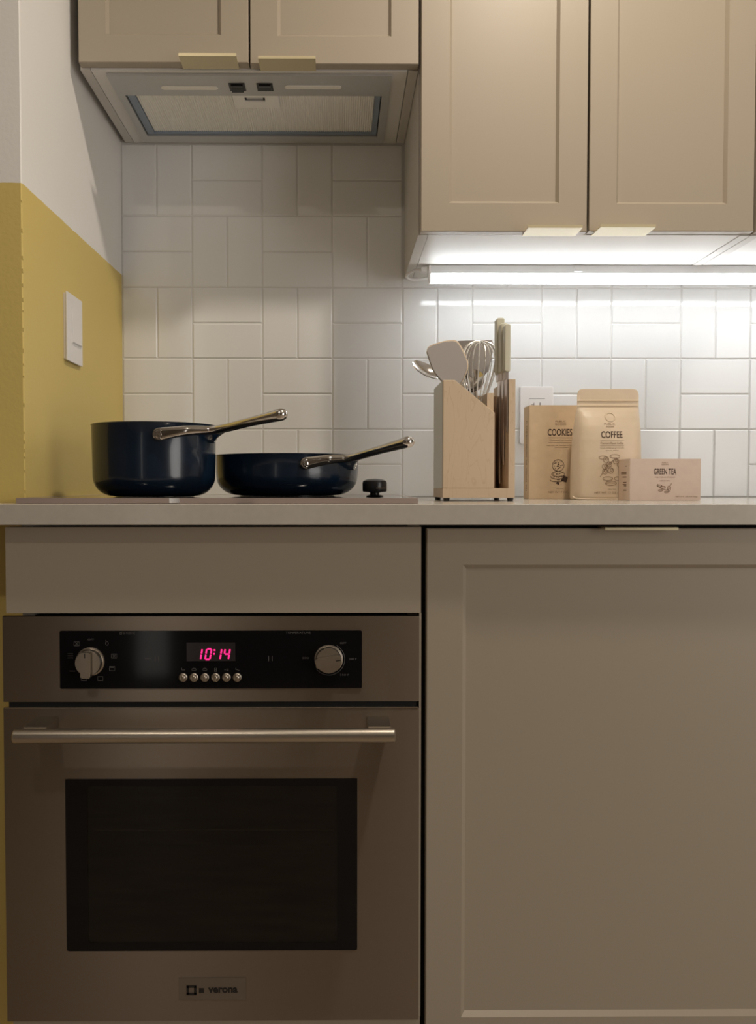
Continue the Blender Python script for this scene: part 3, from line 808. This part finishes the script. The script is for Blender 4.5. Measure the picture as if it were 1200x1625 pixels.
# spatula
t = thing('spatula', 'broad grey silicone spatula with tan edge leaning left in the block', 'spatula', (0.207, -0.375, 0.936))
def hull(sc=1.0, off=(0, 0)):
    pts = smooth_path([(0.1535, 1.1765), (0.1580, 1.1868), (0.1800, 1.1955), (0.1985, 1.1985), (0.2080, 1.1960), (0.2160, 1.1840), (0.2240, 1.1640), (0.2260, 1.1520),
                       (0.2235, 1.1400), (0.2110, 1.1150), (0.1960, 1.1080), (0.1780, 1.1230), (0.1640, 1.1430), (0.1535, 1.1765)], 78)[:-1]
    cx, cz = 0.19, 1.153
    return [(cx + (x - cx) * sc + off[0], cz + (z - cz) * sc + off[1]) for x, z in pts]
tilt = Matrix.Translation((0.19, -0.385, 1.11)) @ Matrix.Rotation(math.radians(-14), 4, 'X') @ Matrix.Translation((-0.19, 0.385, -1.11))
bm = prism_xz(B(), hull(0.955, (-0.0012, -0.0022)), -0.3895, -0.3855); bmesh.ops.transform(bm, matrix=tilt, verts=bm.verts)
sh = obj('blade', bm, M['silicone'], t, bevel=0.001, label='grey silicone blade')
bm = prism_xz(B(), hull(), -0.3856, -0.3790); bmesh.ops.transform(bm, matrix=tilt, verts=bm.verts)
obj('blade_edge', bm, M['rimtan'], sh, bevel=0.0015, label='tan edge of the blade')
q = smooth_path([(0.2010, -0.3800, 1.1200), (0.2060, -0.381, 1.060), (0.2150, -0.384, 0.9420)], 12)
obj('handle', sweep(B(), q, [0.0055] * len(q), 12), M['maple'], t, smooth=True)

def bowl_spoon(name, label, cat, C_, ax, nrm, a, b, dep, foot, m, group=None):
    """shallow oval bowl centred C_, long axis ax, opening towards nrm, with a rod down to foot"""
    t = thing(name, label, cat, foot, group)
    ax = Vector(ax).normalized(); nrm = Vector(nrm); nrm = (nrm - ax * nrm.dot(ax)).normalized(); sd = nrm.cross(ax)
    bm = B()
    for off, flip in ((0.0, False), (0.0012, True)):
        rings = []
        for i in range(1, 8):
            u = i / 7
            rings.append([bm.verts.new(Vector(C_) + ax * (a * u * math.cos(2 * PI * k / 32)) + sd * (b * u * math.sin(2 * PI * k / 32)) - nrm * (dep * (1 - u * u) + off)) for k in range(32)])
        ce = bm.verts.new(Vector(C_) - nrm * (dep + off))
        for k in range(32): bm.faces.new((ce, rings[0][k], rings[0][(k + 1) % 32]))
        for A, D in zip(rings, rings[1:]):
            for k in range(32): bm.faces.new((A[k], D[k], D[(k + 1) % 32], A[(k + 1) % 32]))
        if not off: first = rings[-1]
        else:
            for k in range(32): bm.faces.new((first[k], rings[-1][k], rings[-1][(k + 1) % 32], first[(k + 1) % 32]))
    bmesh.ops.recalc_face_normals(bm, faces=bm.faces)
    obj('bowl', bm, m, t, smooth=True)
    p0 = Vector(C_) - ax * (a * 0.97)
    q = smooth_path([tuple(p0) + (0.006, 0.0018), tuple(p0.lerp(Vector(foot), 0.15) - ax * 0.004) + (0.0042, 0.0028), tuple(Vector(foot)) + (0.0040, 0.0030)], 14)
    obj('handle', sweep(B(), [p[:3] for p in q], [(p[3], p[4]) for p in q], 12), m, t, smooth=True)
    return t
bowl_spoon('serving_spoon', 'steel serving spoon leaning out at the left of the block', 'spoon', (0.1590, -0.318, 1.1500), (-0.80, 0.05, 0.46), (0.30, -0.62, 0.70), 0.0290, 0.0200, 0.008,
           (0.2350, -0.318, 0.9380), M['polish'])
bowl_spoon('ladle', 'steel ladle low in the block behind the whisk, catching the light', 'ladle', (0.2380, -0.3130, 1.1300), (0.55, 0.15, 0.55), (0.1, -0.62, 0.75), 0.0270, 0.0260, 0.012,
           (0.2200, -0.306, 0.9380), M['polish'])
# turner
t = thing('turner', 'dark grey flat turner standing behind the spatula and whisk', 'turner', (0.2440, -0.296, 0.938))
bm = B()
prism_xz(bm, [(0.2150, 1.1960), (0.2180, 1.2050), (0.2800, 1.2065), (0.2840, 1.1960), (0.2740, 1.1500), (0.2620, 1.1360), (0.2450, 1.1360), (0.2300, 1.1500)], -0.3015, -0.2990)
obj('blade', bm, M['silicone'], t, bevel=0.0006, seg=1)
q = smooth_path([(0.2490, -0.3000, 1.1380), (0.2470, -0.2985, 1.06), (0.2440, -0.2965, 0.9370)], 10)
obj('handle', sweep(B(), q, [0.0038] * len(q), 10), M['polish'], t, smooth=True)
# whisk: ten bent wires on a rod
t = thing('whisk', 'wire balloon whisk standing between the spatula and the knives', 'whisk', (0.2340, -0.350, 0.938))
base = Vector((0.2430, -0.347, 1.0550)); top = Vector((0.2500, -0.352, 1.1960))
axv = (top - base).normalized(); s1 = axv.cross(Vector((0, 1, 0))).normalized(); s2 = axv.cross(s1)
H_ = (top - base).length
for k in range(9):
    a = PI * k / 9
    dv = s1 * math.cos(a) + s2 * math.sin(a)
    hk = H_ * (1.0 - 0.012 * (k % 4))
    prof = [(-0.004, 0), (-0.013, 0.25), (-0.025, 0.55), (-0.030, 0.78), (-0.022, 0.94), (-0.008, 0.995), (0.008, 0.995), (0.022, 0.94), (0.030, 0.78), (0.025, 0.55), (0.013, 0.25), (0.004, 0)]
    q = smooth_path([tuple(base + dv * (w_ * (1.0 + 0.06 * ((k * 7) % 3))) + axv * (u * hk)) for w_, u in prof], 44)
    obj('wire', sweep(B(), q, [0.00085] * len(q), 6), M['wire'], t, smooth=True)
q = [tuple(base + axv * 0.006), tuple(base.lerp(Vector((0.2340, -0.350, 0.9380)), 0.5)), (0.2340, -0.350, 0.9380)]
obj('handle', sweep(B(), q, [0.0062, 0.0068, 0.0062], 14), M['polish'], t, smooth=True)

# ------------------------------------------------------------------ packets
# cookie box
t = thing('cookie_box', 'upright brown card box lettered COOKIES standing behind the coffee pouch', 'box', (0.428, -0.195, 0.914))
KX0, KX1, KY0, KY1, KZ1 = 0.3680, 0.4895, -0.220, -0.172, 1.0945
bm = B(); v = box(bm, KX0, KX1, KY0, KY1, 0.9142, KZ1)
bx = obj('carton', bm, M['kraft'], t, bevel=0.0008, seg=1)
obj('side_panel', boxes((KX0 - 0.0004, KX0 + 0.0004, KY0 + 0.001, KY1 - 0.001, 0.915, KZ1 - 0.001)), M['kraftside'], t, label='paler narrow side')
obj('lid_flap', boxes((KX0 + 0.0006, KX1 - 0.0006, KY0 + 0.0004, KY1 - 0.0006, KZ1, KZ1 + 0.0006)), M['kraftside'], t)
FK = on_front(KY0 - 0.0004)
cxk = 0.4285
obj('lettering', text_bm('COOKIES', cxk - 0.0015, 1.0430, 0.0135, 0.0475, FK, bold=0.018), M['ink'], t, label='dark brown word COOKIES')
bm = join(text_bm('PUBLIC', cxk - 0.0005, 1.0640, 0.0036, 0.0200, FK), text_bm('GOODS', cxk - 0.0005, 1.0585, 0.0036, 0.0210, FK),
          text_bm('Chocolate Chip Cookies', cxk, 1.0275, 0.0036, 0.0430, FK), text_bm('made with real chocolate and butter', cxk, 1.0180, 0.0028, 0.054, FK),
          text_bm('NET WT 7 OZ (198g)', cxk + 0.004, 0.9270, 0.0044, 0.0540, FK), text_bm('NO ARTIFICIAL', cxk - 0.001, 0.9345, 0.0018, 0.013, FK))
ribbons(bm, [[(cxk - 0.024, 1.0325), (cxk + 0.026, 1.0325)], [(cxk - 0.024, 1.0232), (cxk + 0.026, 1.0232)], [(cxk - 0.012, 1.0140), (cxk + 0.016, 1.0140)]], 0.0006, FK)
obj('small_print', bm, M['inksoft'], t)
# drawing: one cookie on a stack, with chocolate chunks
ccx, ccz = 0.4240, 0.9790
st = [ell(ccx, ccz, 0.0112, 0.0112, n=26), ell(ccx, ccz - 0.0165, 0.0125, 0.0048), ell(ccx - 0.001, ccz - 0.0215, 0.0132, 0.0046, 170, 370), ell(ccx - 0.002, ccz - 0.0275, 0.0135, 0.0040, 175, 365)]
random.seed(3)
for i in range(20):
    a = random.uniform(0, 2 * PI); r_ = random.uniform(0.001, 0.0095)
    x, z = ccx + r_ * math.cos(a), ccz + r_ * math.sin(a); st.append([(x - 0.0012, z - 0.0008), (x + 0.0010, z + 0.0009)])
for i in range(16):
    x = ccx + random.uniform(-0.011, 0.010); z = ccz - random.choice((0.0165, 0.0225, 0.0285)) + random.uniform(-0.001, 0.001); st.append([(x - 0.0014, z), (x + 0.0012, z + 0.0005)])
bm = ribbons(B(), st, 0.0010, FK)
for pts in ([(0.4290, 0.9500), (0.4400, 0.9460), (0.4430, 0.9560), (0.4350, 0.9600)], [(0.4200, 0.9440), (0.4260, 0.9420), (0.4270, 0.9460), (0.4220, 0.9475)]):
    bm.faces.new([bm.verts.new(FK(x, z)) for x, z in pts])
obj('cookie_drawing', bm, M['ink'], t, label='line drawing of stacked cookies')
bm = B()
z = 0.930
while z < 1.066:
    h = random.uniform(0.0015, 0.0032)
    box(bm, KX0 - 0.0008, KX0 - 0.0003, -0.201, -0.194, z, z + h * 0.45)
    z += h if random.random() > 0.12 else h + 0.004
obj('side_print', bm, M['inksoft'], t)

# coffee pouch
t = thing('coffee_pouch', 'tan flat-bottom pouch lettered COFFEE with rounded zip top', 'pouch', (0.495, -0.28, 0.914))
# (z, half width, y front, y back, lean in x)
PZ = [(0.9145, 0.0640, -0.3040, -0.2280), (0.9190, 0.0655, -0.3055, -0.2270), (0.9500, 0.0655, -0.3060, -0.2280), (0.9900, 0.0650, -0.3050, -0.2320), (1.0250, 0.0640, -0.3030, -0.2380),
      (1.0500, 0.0625, -0.2985, -0.2470), (1.0680, 0.0605, -0.2920, -0.2580), (1.0780, 0.0590, -0.2860, -0.2660), (1.0830, 0.0582, -0.2805, -0.2735), (1.0860, 0.0578, -0.2790, -0.2755),
      (1.0890, 0.0577, -0.2812, -0.2745), (1.0910, 0.0577, -0.2788, -0.2755), (1.0960, 0.0577, -0.2788, -0.2756), (1.0980, 0.0577, -0.2812, -0.2745), (1.1000, 0.0577, -0.2786, -0.2756),
      (1.1090, 0.0575, -0.2784, -0.2762), (1.1150, 0.0560, -0.2782, -0.2766), (1.1185, 0.0530, -0.2780, -0.2768), (1.1200, 0.0485, -0.2779, -0.2769)]
PCX = 0.5010
def pouch_front(x, z):
    for (za, wa, fa, ba), (zb, wb_, fb, bb) in zip(PZ, PZ[1:]):
        if z <= zb: break
    u = min(1, max(0, (z - za) / (zb - za)))
    wd = wa + (wb_ - wa) * u; f_ = fa + (fb - fa) * u; bk = ba + (bb - ba) * u
    s = min(1, abs(x - PCX) / wd)
    crease = 0.0022 * math.sin(38 * (x - PCX) + 60 * z) * max(0, min(1, (z - 0.99) / 0.05)) * max(0, min(1, (1.083 - z) / 0.01))
    mid = (f_ + bk) / 2
    return mid + (f_ - mid) * (1 - 0.35 * s ** 3 - 0.65 * s ** 14) + crease * (1 - s)
def pouch_lvl(z):
    for (za, wa, fa, ba), (zb, wb_, fb, bb) in zip(PZ, PZ[1:]):
        if z <= zb + 1e-9: break
    u = min(1, max(0, (z - za) / (zb - za)))
    return wa + (wb_ - wa) * u, fa + (fb - fa) * u, ba + (bb - ba) * u
bm = B(); rings = []
zs = sorted(set([p[0] for p in PZ] + [0.9145 + 0.006 * i for i in range(29)]))
nn = 26
for z in zs:
    wd, f_, bk = pouch_lvl(z)
    ring = []
    for i in range(nn + 1):
        x = PCX - wd + 2 * wd * (0.5 - 0.5 * math.cos(PI * i / nn)); ring.append(bm.verts.new((x, pouch_front(x, z), z)))
    mid = (f_ + bk) / 2
    for i in range(nn - 1, 0, -1):
        x = PCX - wd + 2 * wd * (0.5 - 0.5 * math.cos(PI * i / nn)); s = abs(x - PCX) / wd
        ring.append(bm.verts.new((x, mid + (bk - mid) * (1 - 0.25 * s ** 3 - 0.75 * s ** 14), z)))
    rings.append(ring)
for A, D in zip(rings, rings[1:]):
    m_ = len(A)
    for i in range(m_): bm.faces.new((A[i], A[(i + 1) % m_], D[(i + 1) % m_], D[i]))
bm.faces.new(rings[0][::-1]); bm.faces.new(rings[-1])
bmesh.ops.recalc_face_normals(bm, faces=bm.faces)
obj('bag', bm, M['pouch'], t, smooth=True)
# folded bottom seam that sticks out at the foot
q = smooth_path([(PCX - 0.0700, -0.300, 0.9205), (PCX - 0.064, -0.3060, 0.9165), (PCX - 0.03, -0.3075, 0.9152), (PCX + 0.03, -0.3075, 0.9152), (PCX + 0.066, -0.3050, 0.9165)], 24)
obj('bottom_seam', sweep(B(), q, [(0.0016, 0.0011)] * len(q), 8), M['pouch'], t, smooth=True)
FP = on_front(lambda x, z: pouch_front(x, z) - 0.0006)
vx, vz = 0.5010, 1.0665
bm = B()
tor = []
for i in range(28):
    a = 2 * PI * i / 28; x, z = vx + 0.0088 * math.cos(a), vz + 0.0080 * math.sin(a); tor.append((x, pouch_front(x, z) - 0.0003, z))
tor.append(tor[0])
obj('valve_ring', sweep(bm, tor, [0.0014] * len(tor), 8), M['pouch'], t, smooth=True)
obj('lettering', text_bm('COFFEE', 0.5010, 1.0338, 0.0125, 0.0395, FP, bold=0.014), M['ink'], t, label='dark brown word COFFEE')
bm = join(text_bm('PUBLIC', 0.4985, 1.0535, 0.0034, 0.0200, FP), text_bm('GOODS', 0.4985, 1.0485, 0.0030, 0.0150, FP), text_bm('Premium Roast Coffee', 0.5010, 1.0180, 0.0038, 0.0420, FP),
          text_bm('smooth and balanced ground coffee', 0.5010, 1.0090, 0.0024, 0.0440, FP), text_bm('ground coffee', 0.5010, 1.0045, 0.0022, 0.0230, FP),
          text_bm('NET WT 12 OZ (340g)', 0.4975, 0.9268, 0.0044, 0.0560, FP), text_bm('ETHICALLY GROWN', 0.5010, 0.9335, 0.0018, 0.0150, FP))
ribbons(bm, [[(0.479 + 0.0055 * i, 1.0228) for i in range(9)], [(0.479 + 0.0055 * i, 1.0130) for i in range(9)]], 0.0005, FP)
obj('small_print', bm, M['inksoft'], t)
st = []
for cx_, cz_, r_ in ((0.4880, 0.9750, 0.0050), (0.4960, 0.9790, 0.0048), (0.4900, 0.9880, 0.0052), (0.4985, 0.9680, 0.0050), (0.4880, 0.9660, 0.0048), (0.5080, 0.9850, 0.0050), (0.5150, 0.9780, 0.0046)):
    st += [ell(cx_, cz_, r_, r_, n=16), ell(cx_ + 0.001, cz_ + 0.001, r_ * 0.45, r_ * 0.45, n=8)]
st += [smooth_path([(0.4790, 0.9560), (0.4880, 0.9700), (0.4980, 0.9830), (0.5150, 0.9920)], 20), ell(0.4850, 0.9915, 0.008, 0.0030, 20, 330), ell(0.5060, 0.9940, 0.009, 0.0032, 0, 300),
       ell(0.4930, 0.9530, 0.0090, 0.0035, 20, 380), ell(0.4990, 0.9445, 0.0100, 0.0040, 0, 360), [(0.4890, 0.9440), (0.4960, 0.9455), (0.5080, 0.9445)], ell(0.5120, 0.9530, 0.0070, 0.0035)]
obj('coffee_drawing', ribbons(B(), st, 0.0008, FP), M['inksoft'], t, label='line drawing of a coffee branch')

# tea box
t = thing('tea_box', 'low pinkish card box lettered GREEN TEA at the right of the packets', 'box', (0.574, -0.34, 0.914))
TX0, TX1, TY0, TY1, TZ1 = 0.5122, 0.6366, -0.370, -0.3085, 0.9873
obj('carton', boxes((TX0, TX1, TY0, TY1, 0.9142, TZ1)), M['pinkcard'], t, bevel=0.0008, seg=1)
obj('side_panel', boxes((TX0 - 0.0004, TX0 + 0.0004, TY0 + 0.001, TY1 - 0.001, 0.915, TZ1 - 0.001)), M['pinkside'], t, label='paler left side')
FT = on_front(TY0 - 0.0004)
obj('lettering', text_bm('GREEN TEA', 0.5735, 0.9650, 0.0105, 0.0395, FT, bold=0.012), M['ink'], t, label='dark brown words GREEN TEA')
bm = join(text_bm('PUBLIC', 0.5735, 0.9805, 0.0022, 0.0110, FT), text_bm('GOODS', 0.5735, 0.9773, 0.0022, 0.0120, FT), text_bm('organic green tea leaves', 0.5735, 0.9550, 0.0024, 0.0360, FT),
          text_bm('twenty bags', 0.5735, 0.9488, 0.0022, 0.0180, FT), text_bm('NET WT 1.06 OZ (30g)', 0.6120, 0.9205, 0.0026, 0.0380, FT))
st = [smooth_path([(0.5600, 0.9400), (0.5680, 0.9350), (0.5780, 0.9330), (0.5840, 0.9380)], 14), ell(0.5640, 0.9400, 0.0042, 0.0016), ell(0.5700, 0.9375, 0.0045, 0.0016, 20, 380), ell(0.5660, 0.9320, 0.0040, 0.0014),
      ell(0.5810, 0.9350, 0.0026, 0.0046), ell(0.5760, 0.9290, 0.0036, 0.0013), [(0.5600, 0.9430), (0.5640, 0.9400)], [(0.5830, 0.9400), (0.5850, 0.9440)]]
ribbons(bm, st, 0.0009, FT)
obj('small_print', bm, M['inksoft'], t)
bm = boxes(*[(TX0 - 0.0008, TX0 - 0.0003, TY0 + 0.018, TY0 + 0.018 + l, z, z + 0.0016) for z, l in ((0.974, 0.006), (0.963, 0.028), (0.9605, 0.028), (0.9545, 0.02), (0.945, 0.016), (0.939, 0.012), (0.9415, 0.018), (0.931, 0.014))])
obj('side_print', bm, M['inksoft'], t)

# ------------------------------------------------------------------ outlet and switch
t = thing('power_outlet', 'white double power outlet on the tiles behind the cookie box', 'outlet', (0.432, -0.004, 1.093))
bm = B(); prism_xz(bm, rrect(0.3955, 0.4680, 1.0310, 1.1560, 0.004), -0.0065, -0.0008)
obj('cover_plate', bm, M['whitep'], t, bevel=0.0015)
obj('socket_face', boxes((0.4150, 0.4490, -0.0078, -0.006, 1.0610, 1.1300)), M['whitep'], t, bevel=0.0008, seg=1)
bm = B()
for zc in (1.1165, 1.0775):
    box(bm, 0.4245, 0.4255, -0.0082, -0.0077, zc - 0.004, zc + 0.004); box(bm, 0.4375, 0.4388, -0.0082, -0.0077, zc - 0.0045, zc + 0.0045)
    box(bm, 0.4190, 0.4240, -0.0082, -0.0077, zc - 0.0005, zc + 0.0005)
    box(bm, 0.4300, 0.4335, -0.0082, -0.0077, zc - 0.0105, zc - 0.0075)
box(bm, 0.4150, 0.4490, -0.0081, -0.0077, 1.1290, 1.1296)
obj('socket_slots', bm, M['gap'], t)

t = thing('light_switch', 'white rocker light switch on the ochre side wall', 'switch', (-0.4735, -0.337, 1.157))
wx = lambda y: -0.4717 + 0.01308 * y
def yz_plate(x0f, x1, pts):
    bm = B()
    a = [bm.verts.new((x0f(y), y, z)) for y, z in pts]; c = [bm.verts.new((x1, y, z)) for y, z in pts]
    bm.faces.new(a); bm.faces.new(c[::-1]); n = len(pts)
    for i in range(n): bm.faces.new((a[i], c[i], c[(i + 1) % n], a[(i + 1) % n]))
    bmesh.ops.recalc_face_normals(bm, faces=bm.faces)
    return bm
obj('back_plate', yz_plate(lambda y: wx(y) + 0.0003, -0.4728, rrect(-0.3795, -0.2965, 1.1585, 1.2745, 0.003)), M['switchside'], t)
obj('cover_plate', yz_plate(lambda y: -0.4724, -0.4695, rrect(-0.3800, -0.2935, 1.1575, 1.2765, 0.002)), M['whitep'], t, bevel=0.0006, seg=1)
obj('rocker_frame', boxes((-0.4697, -0.4688, -0.3575, -0.3030, 1.1885, 1.2545)), M['whitep'], t)
bm = B()
pr = [(-0.4690, 1.2525), (-0.4682, 1.2525), (-0.4678, 1.222), (-0.4662, 1.1930), (-0.4690, 1.1905)]
a = [bm.verts.new((x, -0.3550, z)) for x, z in pr]; c = [bm.verts.new((x, -0.3050, z)) for x, z in pr]
bm.faces.new(a); bm.faces.new(c[::-1])
for i in range(5): bm.faces.new((a[i], c[i], c[(i + 1) % 5], a[(i + 1) % 5]))
bmesh.ops.recalc_face_normals(bm, faces=bm.faces)
obj('rocker', bm, M['whitep'], t, bevel=0.0005, seg=1)

for o in bpy.data.objects:
    if o.name.split('.')[0] in ('panel_print', 'small_print', 'side_print', 'cookie_drawing', 'coffee_drawing', 'badge_print', 'socket_slots'):
        o['kind'] = 'stuff'
